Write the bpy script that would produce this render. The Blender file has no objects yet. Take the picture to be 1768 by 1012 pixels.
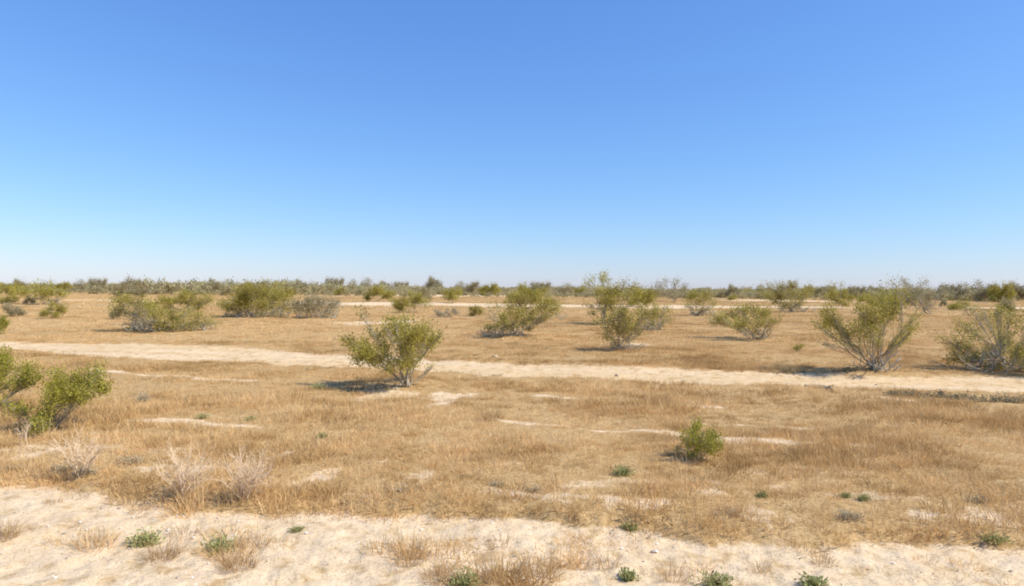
import bpy, math, random
import numpy as np
from mathutils import Matrix, Vector

SEED = 11
rng = np.random.default_rng(SEED)
random.seed(SEED)
scene = bpy.context.scene
COL = scene.collection
PI = math.pi

# ------------------------------------------------------------------ camera
W0, H0, F = 1768, 1012, 1152.0            # photograph frame and its focal length in pixels
CAM_H = 2.3
PITCH, ROLL = math.radians(90 - 0.42), math.radians(0.42)
CAM_R = np.array(Matrix.Rotation(PITCH, 3, 'X') @ Matrix.Rotation(ROLL, 3, 'Z'))
CAM_P = np.array([0.0, 0.0, CAM_H])
cam_d = bpy.data.cameras.new('camera')
cam = bpy.data.objects.new('camera', cam_d)
COL.objects.link(cam)
cam.matrix_world = Matrix.Translation(CAM_P) @ Matrix(CAM_R.tolist()).to_4x4()
cam_d.sensor_width = 36
cam_d.lens = F / W0 * 36
cam_d.clip_start, cam_d.clip_end = 0.1, 20000
scene.camera = cam


def ray(px, py):
    d = CAM_R @ np.array([(px - W0 / 2) / F, (H0 / 2 - py) / F, -1.0])
    return d / np.linalg.norm(d)


def flat(px, py):
    d = ray(px, py)
    t = -CAM_H / d[2]
    return CAM_P[0] + d[0] * t, CAM_P[1] + d[1] * t


# ------------------------------------------------------------------ noise
def _hash(i, j, s):
    n = (i.astype(np.int64) * 374761393 + j.astype(np.int64) * 668265263 + s * 1442695041) & 0xFFFFFFFF
    n = ((n ^ (n >> 13)) * 1274126177) & 0xFFFFFFFF
    n = n ^ (n >> 16)
    return (n & 0xFFFFFF) / float(0xFFFFFF)


def vnoise(x, y, s=0):
    x = np.asarray(x, float); y = np.asarray(y, float)
    i = np.floor(x); j = np.floor(y)
    u = x - i; v = y - j
    u = u * u * u * (u * (u * 6 - 15) + 10); v = v * v * v * (v * (v * 6 - 15) + 10)
    a = _hash(i, j, s); b = _hash(i + 1, j, s); c = _hash(i, j + 1, s); d = _hash(i + 1, j + 1, s)
    return (a * (1 - u) + b * u) * (1 - v) + (c * (1 - u) + d * u) * v


def fbm(x, y, o=4, s=0):                     # about -1 .. 1
    t = 0; a = 1; n = 0
    x = np.asarray(x, float); y = np.asarray(y, float)
    for k in range(o):
        t = t + a * (vnoise(x, y, s + k * 17) * 2 - 1); n += a
        x, y, a = x * 2.03 + 13.7, y * 2.03 + 5.1, a * 0.5
    return t / n * 1.5


def smooth(a, b, x):
    t = np.clip((np.asarray(x, float) - a) / (b - a), 0, 1)
    return t * t * (3 - 2 * t)


# ------------------------------------------------------------------ where the ground is bare
def curve(pts):
    w = np.array([flat(*p) for p in pts])
    w = w[np.argsort(w[:, 0])]
    m0 = (w[2, 1] - w[0, 1]) / (w[2, 0] - w[0, 0]); m1 = (w[-1, 1] - w[-3, 1]) / (w[-1, 0] - w[-3, 0])
    lo, hi = w[0], w[-1]

    def f(x):
        x = np.asarray(x, float)
        y = np.interp(x, w[:, 0], w[:, 1])
        y = np.where(x < lo[0], lo[1] + (x - lo[0]) * m0, y)
        return np.where(x > hi[0], hi[1] + (x - hi[0]) * m1, y)
    return f


road_far = curve([(0, 593), (220, 597), (440, 606), (660, 620), (884, 632), (1110, 639), (1330, 648), (1440, 651), (1550, 656), (1768, 658)])
road_near = curve([(0, 606), (120, 621), (330, 629), (600, 643), (884, 659), (1110, 668), (1330, 675), (1550, 682), (1768, 690)])
sand_edge = curve([(0, 842), (150, 852), (300, 868), (440, 876), (590, 887), (740, 896), (884, 905), (1178, 922), (1480, 938), (1768, 941)])
track_far = curve([(0, 515), (150, 517.5), (600, 524), (880, 526), (1150, 528), (1450, 529.5), (1768, 531)])
track_near = curve([(0, 519), (150, 521.5), (600, 529), (880, 531), (1150, 533), (1450, 534.5), (1768, 536)])

# bare streaks and patches: centre, half sizes in the photograph, turned into metres on the ground
STREAKS = [(680, 690, 110, 9), (775, 692, 40, 6), 
           (300, 822, 55, 10), (560, 835, 60, 12), (40, 800, 40, 10), (1300, 905, 60, 8),
           (930, 512, 60, 4), (1010, 513, 40, 4), (1330, 519, 60, 2.5), (330, 742, 90, 4), (1200, 853, 60, 8), (740, 838, 40, 9),
           (1110, 600, 60, 6), (1000, 872, 70, 8), (480, 795, 40, 6), (640, 560, 60, 5), (1560, 700, 60, 4), (1640, 905, 90, 8), (900, 865, 60, 7), (1080, 880, 70, 7)]
ST = []
for (cx, cy, rx, ry) in STREAKS:
    x0, y0 = flat(cx - rx, cy - rx * 0.045); x1, y1 = flat(cx + rx, cy + rx * 0.045)
    _, ya = flat(cx, cy - ry); _, yb = flat(cx, cy + ry)
    soft = cy > 790 or ry >= 9                # worn patches fade out; the old track lines are crisper
    ST.append(((x0 + x1) / 2, (y0 + y1) / 2, math.atan2(y1 - y0, x1 - x0), math.hypot(x1 - x0, y1 - y0) / 2 * 1.15, max((ya - yb) / 2, 0.08) * (1.7 if soft else 1.25), soft))


MOUNDS = [(flat(*p), r_) for p, r_ in (((706, 668), .8), ((1510, 649), 1.1), ((1742, 640), 1.4), ((84, 742), .5), ((-14, 708), .6), ((1204, 792), .35), ((1075, 607), 1.0), ((1130, 570), 1.2), ((1048, 560), 1.6),
                                              ((887, 582), 1.6), ((1313, 586), 1.5), ((292, 571), 1.9), ((440, 547), 2.4), ((545, 549), 2.0))]


def mound(x, y):
    m = 0
    for (c, r_) in MOUNDS:
        m = np.maximum(m, np.exp(-((x - c[0]) ** 2 + (y - c[1]) ** 2) / (r_ * r_)))
    return m


# narrow bare lines left by old wheels: pixels along each, half width in metres
LINES = []
for pts_, w_ in (([(820, 726), (905, 734), (965, 740), (1030, 749), (1098, 751), (1165, 756), (1270, 766), (1400, 775), (1470, 781), (1560, 791)], 0.17),
                 ([(150, 643), (200, 648), (250, 652), (310, 658), (390, 665), (460, 671)], 0.26), ([(900, 694), (1030, 701), (1100, 704), (1200, 708), (1300, 713)], 0.13),
                 ([(200, 738), (300, 742), (400, 748), (470, 752)], 0.12), ([(1180, 736), (1300, 742), (1420, 748), (1560, 756)], 0.08)):
    c_ = curve(pts_); LINES.append((c_, flat(*pts_[0])[0], flat(*pts_[-1])[0], w_))


def masks(x, y):
    """bare road / sand (0..1) and the depth below the near sand edge"""
    x = np.asarray(x, float); y = np.asarray(y, float)
    n1 = fbm(x / 1.7, y / 0.9, 4, 3) * 0.40 + fbm(x / 0.35, y / 0.3, 2, 5) * 0.10
    d = np.minimum(y - road_near(x) + n1 * 0.9 + fbm(x / 0.5, y / 0.5, 2, 48) * 0.2, road_far(x) - y + n1 * 0.35)
    road = smooth(-0.35, 0.45, d)
    scal = fbm(x / 0.9, y / 1.6, 3, 8) * 0.22 + fbm(x / 0.22, y / 0.25, 2, 9) * 0.06
    ds = sand_edge(x) - y + scal
    sand = smooth(-0.10, 0.13, ds)
    dt = np.minimum(y - track_near(x), track_far(x) - y) - 1.5 + fbm(x / 9, y / 6, 3, 21) * 2.5
    track = smooth(-1.5, 1.5, dt) * smooth(-0.1, 0.35, fbm(x / 45, y / 30, 3, 24) + 0.2)
    b = np.maximum(np.maximum(road, sand), track)
    for (cx, cy, a, l, w, soft) in ST:
        u = (x - cx) * math.cos(a) + (y - cy) * math.sin(a); v = -(x - cx) * math.sin(a) + (y - cy) * math.cos(a)
        r = 1 - np.sqrt((u / l) ** 2 + (v / w) ** 2) + fbm(u / l * 3.0 + cx, v / w * 0.9 + cy, 4, 31) * (1.0 if soft else 0.6) + (fbm(x / 0.4, y / 0.3, 3, 33) * 0.5 if soft else 0)
        b = np.maximum(b, smooth(0.0, 1.1 if soft else 0.7, r) * (0.72 if soft else 0.85))
    for k_, (c_, xa, xb, w_) in enumerate(LINES):
        e_ = np.minimum(x - xa, xb - x)
        wv = w_ * (0.75 + 0.9 * fbm(x / 0.9, y / 0.9 + k_ * 7, 3, 35)) * smooth(-0.1, 0.5, e_)
        b = np.maximum(b, smooth(-0.06, 0.10, wv - np.abs(y - c_(x) + 0.1 * fbm(x / 0.7, y * 0 + k_, 3, 36))) * 0.88)
    # thin sandy mottling in the worn strip beside the shoulder
    mot = smooth(0.12, 0.75, fbm(x / 0.8, y / 0.45, 4, 34)) * (0.25 + 0.75 * np.exp(-((ds + 1.1) / 1.1) ** 2)) * 0.55
    b = np.maximum(b, np.where(y < 30, mot, 0))
    return b, road, sand, ds


def height(x, y):
    x = np.asarray(x, float); y = np.asarray(y, float)
    r = np.hypot(x, y)
    b, road, sand, ds = masks(x, y)
    h = 0.22 * fbm(x / 60, y / 60, 3, 41) * smooth(22, 90, r)
    h = h + 0.045 * fbm(x / 3.4, y / 3.4, 3, 42) * smooth(3, 9, r) + 0.02 * fbm(x / 0.8, y / 0.8, 3, 43)
    h = h + 0.10 * smooth(0.05, -0.25, ds)                                   # field stands a little above the sand
    dn = y - road_near(x)
    h = h - 0.05 * road + 0.06 * np.exp(-((dn + 0.45) / 0.4) ** 2) * (0.6 + 0.4 * fbm(x / 2.2, y / 2, 2, 44)) \
        + 0.02 * np.exp(-((road_far(x) - y + 0.3) / 0.45) ** 2)
    h = h + 0.07 * mound(x, y) * (1 - road)
    # wheel ruts along the road
    mid = (road_near(x) + road_far(x)) / 2
    for o in (-0.75, 0.75):
        h = h - 0.045 * np.exp(-((y - mid - o + 0.12 * fbm(x / 6, y / 6, 2, 47)) / 0.2) ** 2) * road
    h = h + 0.018 * fbm(x / 0.15, y / 0.12, 3, 45) * sand * smooth(40, 12, r)  # clods in the loose sand
    return h


def ground(px, py):
    d = ray(px, py)
    t = CAM_H / -d[2]
    for _ in range(12):
        p = CAM_P + d * t
        z = float(height(p[0], p[1]))
        t = (CAM_H - z) / -d[2]
    p = CAM_P + d * t
    return p[0], p[1], float(height(p[0], p[1]))


# ------------------------------------------------------------------ materials
def mat(name):
    m = bpy.data.materials.new(name); m.use_nodes = True
    nt = m.node_tree; b = nt.nodes['Principled BSDF']
    b.inputs['Specular IOR Level'].default_value = 0.15
    b.inputs['Roughness'].default_value = 0.85
    return m, nt, b


def node(nt, t, **kw):
    n = nt.nodes.new(t)
    for k, v in kw.items():
        setattr(n, k, v)
    return n


def ramp(nt, fac, stops):
    r = node(nt, 'ShaderNodeValToRGB')
    e = r.color_ramp.elements
    while len(e) < len(stops):
        e.new(0.5)
    for q, (p, c) in zip(e, stops):
        q.position = p; q.color = (*c, 1)
    nt.links.new(fac, r.inputs['Fac'])
    return r.outputs['Color']


def mixc(nt, fac, a, b, blend='MIX'):
    n = node(nt, 'ShaderNodeMix', data_type='RGBA', blend_type=blend)
    for s, v in ((n.inputs['Factor'], fac), (n.inputs['A'], a), (n.inputs['B'], b)):
        if hasattr(v, 'is_linked'):
            nt.links.new(v, s)
        else:
            if s.type == 'RGBA' and len(v) == 3:
                v = (*v, 1)
            s.default_value = v
    return n.outputs['Result']


def noise_tex(nt, vec, scale, detail=4, rough=0.6):
    n = node(nt, 'ShaderNodeTexNoise')
    n.inputs['Scale'].default_value = scale; n.inputs['Detail'].default_value = detail
    n.inputs['Roughness'].default_value = rough
    nt.links.new(vec, n.inputs['Vector'])
    return n.outputs['Fac']


SOIL = [(0.25, (0.428, 0.265, 0.105)), (0.5, (0.528, 0.335, 0.145)), (0.78, (0.638, 0.435, 0.208))]
SAND = [(0.25, (0.650, 0.473, 0.277)), (0.5, (0.760, 0.571, 0.348)), (0.75, (0.810, 0.630, 0.399))]


def ground_material():
    m, nt, b = mat('desert_ground')
    pos = node(nt, 'ShaderNodeTexCoord').outputs['Object']
    bare = node(nt, 'ShaderNodeAttribute', attribute_name='bare').outputs['Fac']
    n_big = noise_tex(nt, pos, 0.09, 5)
    n_mid = noise_tex(nt, pos, 1.3, 6, 0.65)
    n_fine = noise_tex(nt, pos, 9.0, 6, 0.7)
    n_grit = noise_tex(nt, pos, 45.0, 4, 0.7)
    soil = ramp(nt, n_mid, SOIL)
    soil = mixc(nt, 0.5, soil, ramp(nt, n_big, [(0.3, (0.423, 0.254, 0.093)), (0.55, (0.517, 0.320, 0.132)), (0.75, (0.611, 0.409, 0.183))]))
    soil = mixc(nt, 0.35, soil, ramp(nt, n_fine, [(0.3, (0.30, 0.19, 0.075)), (0.7, (0.68, 0.49, 0.25))]))
    soil = mixc(nt, 1.0, soil, ramp(nt, noise_tex(nt, pos, 22.0, 5, 0.75), [(0.34, (0.42, 0.39, 0.32)), (0.5, (1, 1, 1)), (0.68, (1.12, 1.14, 1.2))]), 'MULTIPLY')
    sand = ramp(nt, n_mid, SAND)
    sand = mixc(nt, 0.45, sand, ramp(nt, n_fine, [(0.28, (0.50, 0.345, 0.195)), (0.45, (0.71, 0.54, 0.35)), (0.7, (0.80, 0.635, 0.435))]))
    rd = node(nt, 'ShaderNodeAttribute', attribute_name='road').outputs['Fac']
    sand = mixc(nt, rd, sand, mixc(nt, 1.0, sand, (0.93, 0.885, 0.79), 'MULTIPLY'))
    grit = ramp(nt, n_grit, [(0.34, (0.66, 0.60, 0.50)), (0.46, (1, 1, 1))])
    sand = mixc(nt, 1.0, sand, grit, 'MULTIPLY')
    blot = ramp(nt, noise_tex(nt, pos, 3.4, 7, 0.72), [(0.37, (0.73, 0.65, 0.51)), (0.47, (0.96, 0.945, 0.90)), (0.6, (1.03, 1.03, 1.03))])
    sand = mixc(nt, 1.0, sand, blot, 'MULTIPLY')
    # ragged border between the two
    ad = node(nt, 'ShaderNodeMath', operation='MULTIPLY_ADD'); nt.links.new(n_fine, ad.inputs[0]); ad.inputs[1].default_value = 0.9
    nt.links.new(bare, ad.inputs[2])
    mr = node(nt, 'ShaderNodeMapRange'); mr.inputs['From Min'].default_value = 0.72; mr.inputs['From Max'].default_value = 1.12
    nt.links.new(ad.outputs[0], mr.inputs['Value'])
    nt.links.new(mixc(nt, mr.outputs['Result'], soil, sand), b.inputs['Base Color'])
    b.inputs['Roughness'].default_value = 0.95; b.inputs['Specular IOR Level'].default_value = 0.05
    bp = node(nt, 'ShaderNodeBump'); bp.inputs['Strength'].default_value = 0.7; bp.inputs['Distance'].default_value = 0.05
    nt.links.new(n_fine, bp.inputs['Height'])
    bp2 = node(nt, 'ShaderNodeBump'); bp2.inputs['Strength'].default_value = 0.5; bp2.inputs['Distance'].default_value = 0.012
    nt.links.new(n_grit, bp2.inputs['Height']); nt.links.new(bp.outputs['Normal'], bp2.inputs['Normal'])
    nt.links.new(bp2.outputs['Normal'], b.inputs['Normal'])
    return m


def plant_material(name, stops, transl=0.0, instancer=False, hue=0.0):
    """colour from a per-leaf 'tint' attribute (0..1); thin leaves let some light through"""
    m, nt, b = mat(name)
    a = node(nt, 'ShaderNodeAttribute', attribute_name='tint')
    f = a.outputs['Fac']
    if instancer:
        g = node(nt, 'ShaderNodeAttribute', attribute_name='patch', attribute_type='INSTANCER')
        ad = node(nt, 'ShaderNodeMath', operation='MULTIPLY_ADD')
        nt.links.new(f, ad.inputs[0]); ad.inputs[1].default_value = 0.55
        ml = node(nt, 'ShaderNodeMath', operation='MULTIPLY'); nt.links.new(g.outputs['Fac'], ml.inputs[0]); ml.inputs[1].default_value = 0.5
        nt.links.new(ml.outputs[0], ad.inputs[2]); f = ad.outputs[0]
    c = ramp(nt, f, stops)
    if instancer:
        oi = node(nt, 'ShaderNodeObjectInfo')
        gm = node(nt, 'ShaderNodeMapRange'); gm.inputs['From Min'].default_value = 0.6; gm.inputs['From Max'].default_value = 1.0; gm.inputs['To Max'].default_value = 0.55
        nt.links.new(oi.outputs['Random'], gm.inputs['Value'])
        c = mixc(nt, gm.outputs['Result'], c, ramp(nt, f, [(0.0, (0.216, 0.160, 0.072)), (0.6, (0.470, 0.371, 0.187)), (1.0, (0.677, 0.564, 0.332))]))
    nt.links.new(c, b.inputs['Base Color'])
    b.inputs['Roughness'].default_value = 0.7
    if transl > 0:
        t = node(nt, 'ShaderNodeBsdfTranslucent'); nt.links.new(c, t.inputs['Color'])
        mx = node(nt, 'ShaderNodeMixShader'); mx.inputs['Fac'].default_value = transl
        nt.links.new(b.outputs[0], mx.inputs[1]); nt.links.new(t.outputs[0], mx.inputs[2])
        nt.links.new(mx.outputs[0], nt.nodes['Material Output'].inputs['Surface'])
    return m


M_GROUND = ground_material()
M_LEAF = plant_material('creosote_leaf', [(0.0, (0.248, 0.186, 0.055)), (0.35, (0.378, 0.311, 0.066)), (0.7, (0.475, 0.407, 0.079)), (1.0, (0.594, 0.520, 0.154))], 0.36)
M_LEAF_FAR = plant_material('grey_olive_leaf', [(0.0, (0.26, 0.215, 0.125)), (0.5, (0.37, 0.31, 0.16)), (1.0, (0.50, 0.43, 0.23))], 0.32)
M_BRUSH = plant_material('haze_lightened_scrub_leaf', [(0.0, (0.33, 0.285, 0.16)), (0.5, (0.45, 0.39, 0.20)), (1.0, (0.58, 0.51, 0.28))], 0.35)  # far leaf colour lightened in place of haze and against self-shade
M_FRESH = plant_material('fresh_green_leaf', [(0.0, (0.239, 0.204, 0.030)), (0.5, (0.374, 0.336, 0.045)), (1.0, (0.499, 0.451, 0.100))], 0.36)
M_WEED = plant_material('weed_leaf', [(0.0, (0.201, 0.210, 0.072)), (0.5, (0.366, 0.372, 0.132)), (1.0, (0.566, 0.552, 0.252))], 0.3)
M_GREY = plant_material('grey_leaf', [(0.0, (0.33, 0.28, 0.17)), (0.5, (0.48, 0.41, 0.265)), (1.0, (0.64, 0.55, 0.38))], 0.3)
M_BARK = plant_material('grey_bark', [(0.0, (0.20, 0.16, 0.10)), (0.5, (0.34, 0.29, 0.20)), (1.0, (0.60, 0.55, 0.44))])
M_DEAD = plant_material('bleached_twig', [(0.0, (0.58, 0.41, 0.24)), (0.5, (0.74, 0.55, 0.35)), (1.0, (0.86, 0.68, 0.47))])
M_STRAW = plant_material('brown_straw', [(0.0, (0.33, 0.20, 0.085)), (0.5, (0.48, 0.31, 0.14)), (1.0, (0.66, 0.46, 0.235))], 0.25)
M_GRASS = plant_material('dry_grass_blade', [(0.0, (0.264, 0.153, 0.055)), (0.3, (0.517, 0.321, 0.124)), (0.6, (0.731, 0.479, 0.208)), (1.0, (0.893, 0.652, 0.347))], 0.3, True)
M_STONE = plant_material('desert_stone', [(0.0, (0.25, 0.18, 0.12)), (1.0, (0.5, 0.4, 0.3))])
M_PALE = plant_material('pale_stone', [(0.0, (0.6, 0.5, 0.4)), (1.0, (0.8, 0.72, 0.62))])


# ------------------------------------------------------------------ mesh helpers
class Acc:
    """collects quads with one tint value each and builds ONE mesh"""
    def __init__(self):
        self.v, self.f, self.t, self.n = [], [], [], 0

    def quads(self, v, tint):                      # v: (k,4,3)
        k = len(v)
        if k == 0:
            return
        self.v.append(v.reshape(-1, 3)); self.f.append(np.arange(k * 4).reshape(-1, 4) + self.n)
        self.t.append(np.broadcast_to(np.asarray(tint, float), (k,))); self.n += k * 4

    def tube(self, pts, rad, tint, sides=4):
        pts = np.asarray(pts, float); n = len(pts)
        tg = np.gradient(pts, axis=0); tg /= np.linalg.norm(tg, axis=1)[:, None] + 1e-9
        ref = np.array([0.31, 0.87, 0.21]); a = np.cross(tg, ref); a /= np.linalg.norm(a, axis=1)[:, None] + 1e-9
        b = np.cross(tg, a)
        an = np.arange(sides) / sides * 2 * PI
        rad = np.asarray(rad, float)[:, None, None]
        ring = pts[:, None] + rad * (np.cos(an)[None, :, None] * a[:, None] + np.sin(an)[None, :, None] * b[:, None])
        idx = np.arange(n * sides).reshape(n, sides)
        f = np.stack([idx[:-1], np.roll(idx[:-1], -1, 1), np.roll(idx[1:], -1, 1), idx[1:]], -1).reshape(-1, 4)
        self.v.append(ring.reshape(-1, 3)); self.f.append(f + self.n); self.t.append(np.full(len(f), tint)); self.n += n * sides

    def mesh(self, name, material, shade=False):
        me = bpy.data.meshes.new(name)
        if not self.v:
            return me
        v = np.concatenate(self.v); f = np.concatenate(self.f); t = np.concatenate(self.t)
        me.vertices.add(len(v)); me.vertices.foreach_set('co', v.astype(np.float32).ravel())
        me.loops.add(f.size); me.loops.foreach_set('vertex_index', f.astype(np.int32).ravel())
        me.polygons.add(len(f)); me.polygons.foreach_set('loop_start', (np.arange(len(f)) * 4).astype(np.int32))
        me.update(calc_edges=True)
        at = me.attributes.new('tint', 'FLOAT', 'FACE'); at.data.foreach_set('value', np.clip(t, 0, 1).astype(np.float32))
        if shade:
            me.polygons.foreach_set('use_smooth', np.ones(len(f), bool))
        me.materials.append(material)
        me.validate()
        return me


def link(o, parent=None):
    COL.objects.link(o)
    if parent:
        o.parent = parent
    return o


def thing(name, label, cat, loc, group=None, rz=0.0, mesh=None):
    o = bpy.data.objects.new(name, mesh)
    link(o); o.location = loc; o.rotation_euler = (0, 0, rz)
    o['label'] = label; o['category'] = cat
    if group:
        o['group'] = group
    return o


def part(name, me, parent):
    return link(bpy.data.objects.new(name, me), parent)


def unit(v):
    return v / (np.linalg.norm(v, axis=-1, keepdims=True) + 1e-9)


def leaves(acc, pos, direc, size, tint, R, aspect=0.5):
    k = len(pos)
    d = unit(direc + R.normal(0, 0.75, (k, 3)) + np.array([0, 0, 0.25]))
    s = unit(np.cross(d, R.normal(0, 1, (k, 3))))
    L = (size * R.uniform(0.6, 1.35, k))[:, None]; Wd = L * aspect * R.uniform(0.7, 1.2, k)[:, None]
    q = np.stack([pos, pos + d * L * 0.45 + s * Wd * 0.5, pos + d * L, pos + d * L * 0.45 - s * Wd * 0.5], 1)
    acc.quads(q, tint)


def bez(p0, p1, p2, t):
    t = np.asarray(t)[:, None]
    return (1 - t) ** 2 * p0 + 2 * t * (1 - t) * p1 + t ** 2 * p2


def grow(clumps, seed, leaf, cover=1.5, stems=1.6, twig_n=7, r_base=0.022, spread=0.09, dead=0.15, lift=0.42, tone=0.0, depth=None, skirt=()):
    """clumps: (x, z, rx, rz, leafiness) in metres around the base -> trunk and crown meshes of one bush"""
    R = np.random.default_rng(seed)
    wood, crown = Acc(), Acc()
    ext = max(abs(c[0]) + c[2] for c in clumps)
    data = []
    for c in clumps:
        x, z, rx, rz, lf = c[:5]
        dmax = (depth or 0.65 * ext) * math.sqrt(max(0.05, 1 - min(1, (x / (ext * 1.02)) ** 2)))
        y = R.uniform(-1, 1) * dmax
        data.append((np.array([x, y, z]), rx * 1.15, (rx + rz) / 2 * 1.25, rz * 1.15, lf))
    # main stems: neighbouring clumps share one, which forks on the way up
    order = sorted(range(len(data)), key=lambda i: math.atan2(data[i][0][0], data[i][0][2] + 0.1 * ext) + R.normal(0, 0.12))
    i = 0
    while i < len(order):
        g = order[i:i + int(R.integers(2, 4))]; i += len(g)
        cm = np.mean([data[k][0] for k in g], axis=0)
        p0 = np.array([R.normal(0, spread), R.normal(0, spread), -0.04])
        fork = cm * R.uniform(0.45, 0.62); fork[2] = max(fork[2], 0.03)
        p1 = np.array([fork[0] * 0.55, fork[1] * 0.55, fork[2] * (lift + 0.1)]) + R.normal(0, 0.03, 3) * ext
        tm = np.linspace(0, 1, 7)
        r0 = r_base * R.uniform(0.55, 1.0)
        jit = R.normal(0, 0.022 * ext + 0.004, (5, 3))
        pts = bez(p0, p1, fork, tm); pts[1:-1] += jit
        btone = R.uniform(0.1, 0.75)
        wood.tube(pts, r0 * (1 - 0.45 * tm), btone, 5)
        for kk in g:
            cen, rx, ry, rz, lf = data[kk]
            n_leaf = 2.6 * cover * lf * PI * rx * rz / (leaf * leaf * 0.5 * 0.55)
            ctone = R.normal(0, 0.10) + tone
            n_st = max(1, int(stems * R.uniform(0.6, 1.4) + 0.2))
            for k in range(n_st):
                end = cen + R.normal(0, 0.33, 3) * np.array([rx, ry, rz])
                end[2] = max(end[2], 0.05)
                s0 = pts[int(R.integers(3, 7))]
                q1 = s0 * 0.5 + end * 0.5 + R.normal(0, 0.10, 3) * np.linalg.norm(end - s0) + np.array([0, 0, -0.05]) * np.linalg.norm(end - s0)
                t = np.linspace(0, 1, 6)
                bp_ = bez(s0, q1, end, t); bp_[1:-1] += R.normal(0, 0.012 * ext + 0.002, (4, 3))
                r1 = r0 * R.uniform(0.3, 0.5)
                wood.tube(bp_, r1 * (1 - 0.75 * t) + 0.001, btone * R.uniform(0.6, 1.2), 4)
                nt_ = max(2, int(twig_n * 1.35 * R.uniform(0.7, 1.3)))
                for q in range(nt_):
                    w0 = bez(s0, q1, end, [R.uniform(0.15, 0.98)])[0]
                    u = unit(R.normal(0, 1, 3)) * R.uniform(0.2, 1.0) ** 0.5
                    e = cen + u * np.array([rx, ry, rz]); e[2] = max(e[2], 0.04)
                    L = np.linalg.norm(e - w0)
                    mid = w0 * 0.5 + e * 0.5 + R.normal(0, 0.09, 3) * L + np.array([0, 0, -0.04]) * L
                    tt = np.linspace(0, 1, 5)
                    wood.tube(bez(w0, mid, e, tt), r1 * 0.42 * (1 - 0.75 * tt) + 0.0012, R.uniform(0.1, 0.9), 3)
                    if R.random() < dead:
                        continue
                    m = int(n_leaf / (n_st * nt_) * R.uniform(0.4, 1.6))
                    if m < 1:
                        continue
                    base = bez(w0, mid, e, R.uniform(0.25, 1.08, m) ** 0.8)
                    tip = R.random(m) < 0.5
                    base[tip] = e + (e - w0) * R.normal(0, 0.12, (tip.sum(), 1))
                    sg = (min(rx, rz) * 0.27 + leaf * 0.35) * np.where(tip, 1.25, 0.9)[:, None]
                    pos = base + R.normal(0, 1, (m, 3)) * sg
                    pos[:, 2] = np.maximum(pos[:, 2], 0.02)
                    leaves(crown, pos, np.broadcast_to(unit(e - w0), (m, 3)), leaf, 0.5 + ctone + R.normal(0, 0.2, m), R)
    # bare grey branches that arch out of the ground along the foot of old bushes
    for (x0, x1, h, n) in skirt:
        for k in range(n):
            xs = R.uniform(x0, x1)
            p0 = np.array([xs, R.uniform(-0.5, 0.4) * (x1 - x0) * 0.5, -0.02])
            d = unit(np.array([R.normal(0.0, 0.8), R.normal(-0.2, 0.6), R.uniform(0.35, 1.1)]))
            L = h * R.uniform(0.6, 1.35)
            e = p0 + d * L
            mid = (p0 + e) / 2 + R.normal(0, 0.12, 3) * L
            t = np.linspace(0, 1, 6)
            wood.tube(bez(p0, mid, e, t), r_base * 0.55 * (1 - 0.7 * t) + 0.002, R.uniform(0.45, 1.0), 4)
            for q in range(6):
                w0 = bez(p0, mid, e, [R.uniform(0.25, 0.95)])[0]
                e2 = w0 + unit(d + R.normal(0, 0.7, 3)) * L * R.uniform(0.2, 0.5); e2[2] = max(e2[2], 0.02)
                wood.tube(np.stack([w0, (w0 + e2) / 2 + R.normal(0, 0.03, 3) * L, e2]), r_base * np.array([0.3, 0.24, 0.12]) + 0.0015, R.uniform(0.4, 1.0), 3)
    return wood, crown


def px_clumps(bx, by, s, cl):
    return [((c[0] - bx) * s, (by - c[1]) * s, c[2] * s, c[3] * s, c[4] if len(c) > 4 else 1.0) for c in cl]


def auto_clumps(w, h, seed, n=12, lean=0.0, low=0.35, fan=0.35):
    """clumps of a fan-shaped bush of width w, height h"""
    R = np.random.default_rng(seed)
    out = []
    for k in range(n):
        t = R.uniform(low, 0.93)
        hw = w / 2 * (fan + (1 - fan) * min(1, t / 0.6) ** 0.8) * math.sqrt(max(0.1, 1 - max(0, (t - 0.55) / 0.6) ** 2))
        u = (k + R.uniform(0.1, 0.9)) / n * 2 - 1
        x = u * hw * 0.88 + lean * w * t
        top = 1 - 0.25 * abs(u) ** 1.5
        z = h * t * top
        r = min(w, h * 1.4) * R.uniform(0.09, 0.17)
        out.append((x, z, r * R.uniform(0.9, 1.4), r * R.uniform(0.7, 1.1), R.uniform(0.5, 1.25)))
    return out


count = [0]


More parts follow.
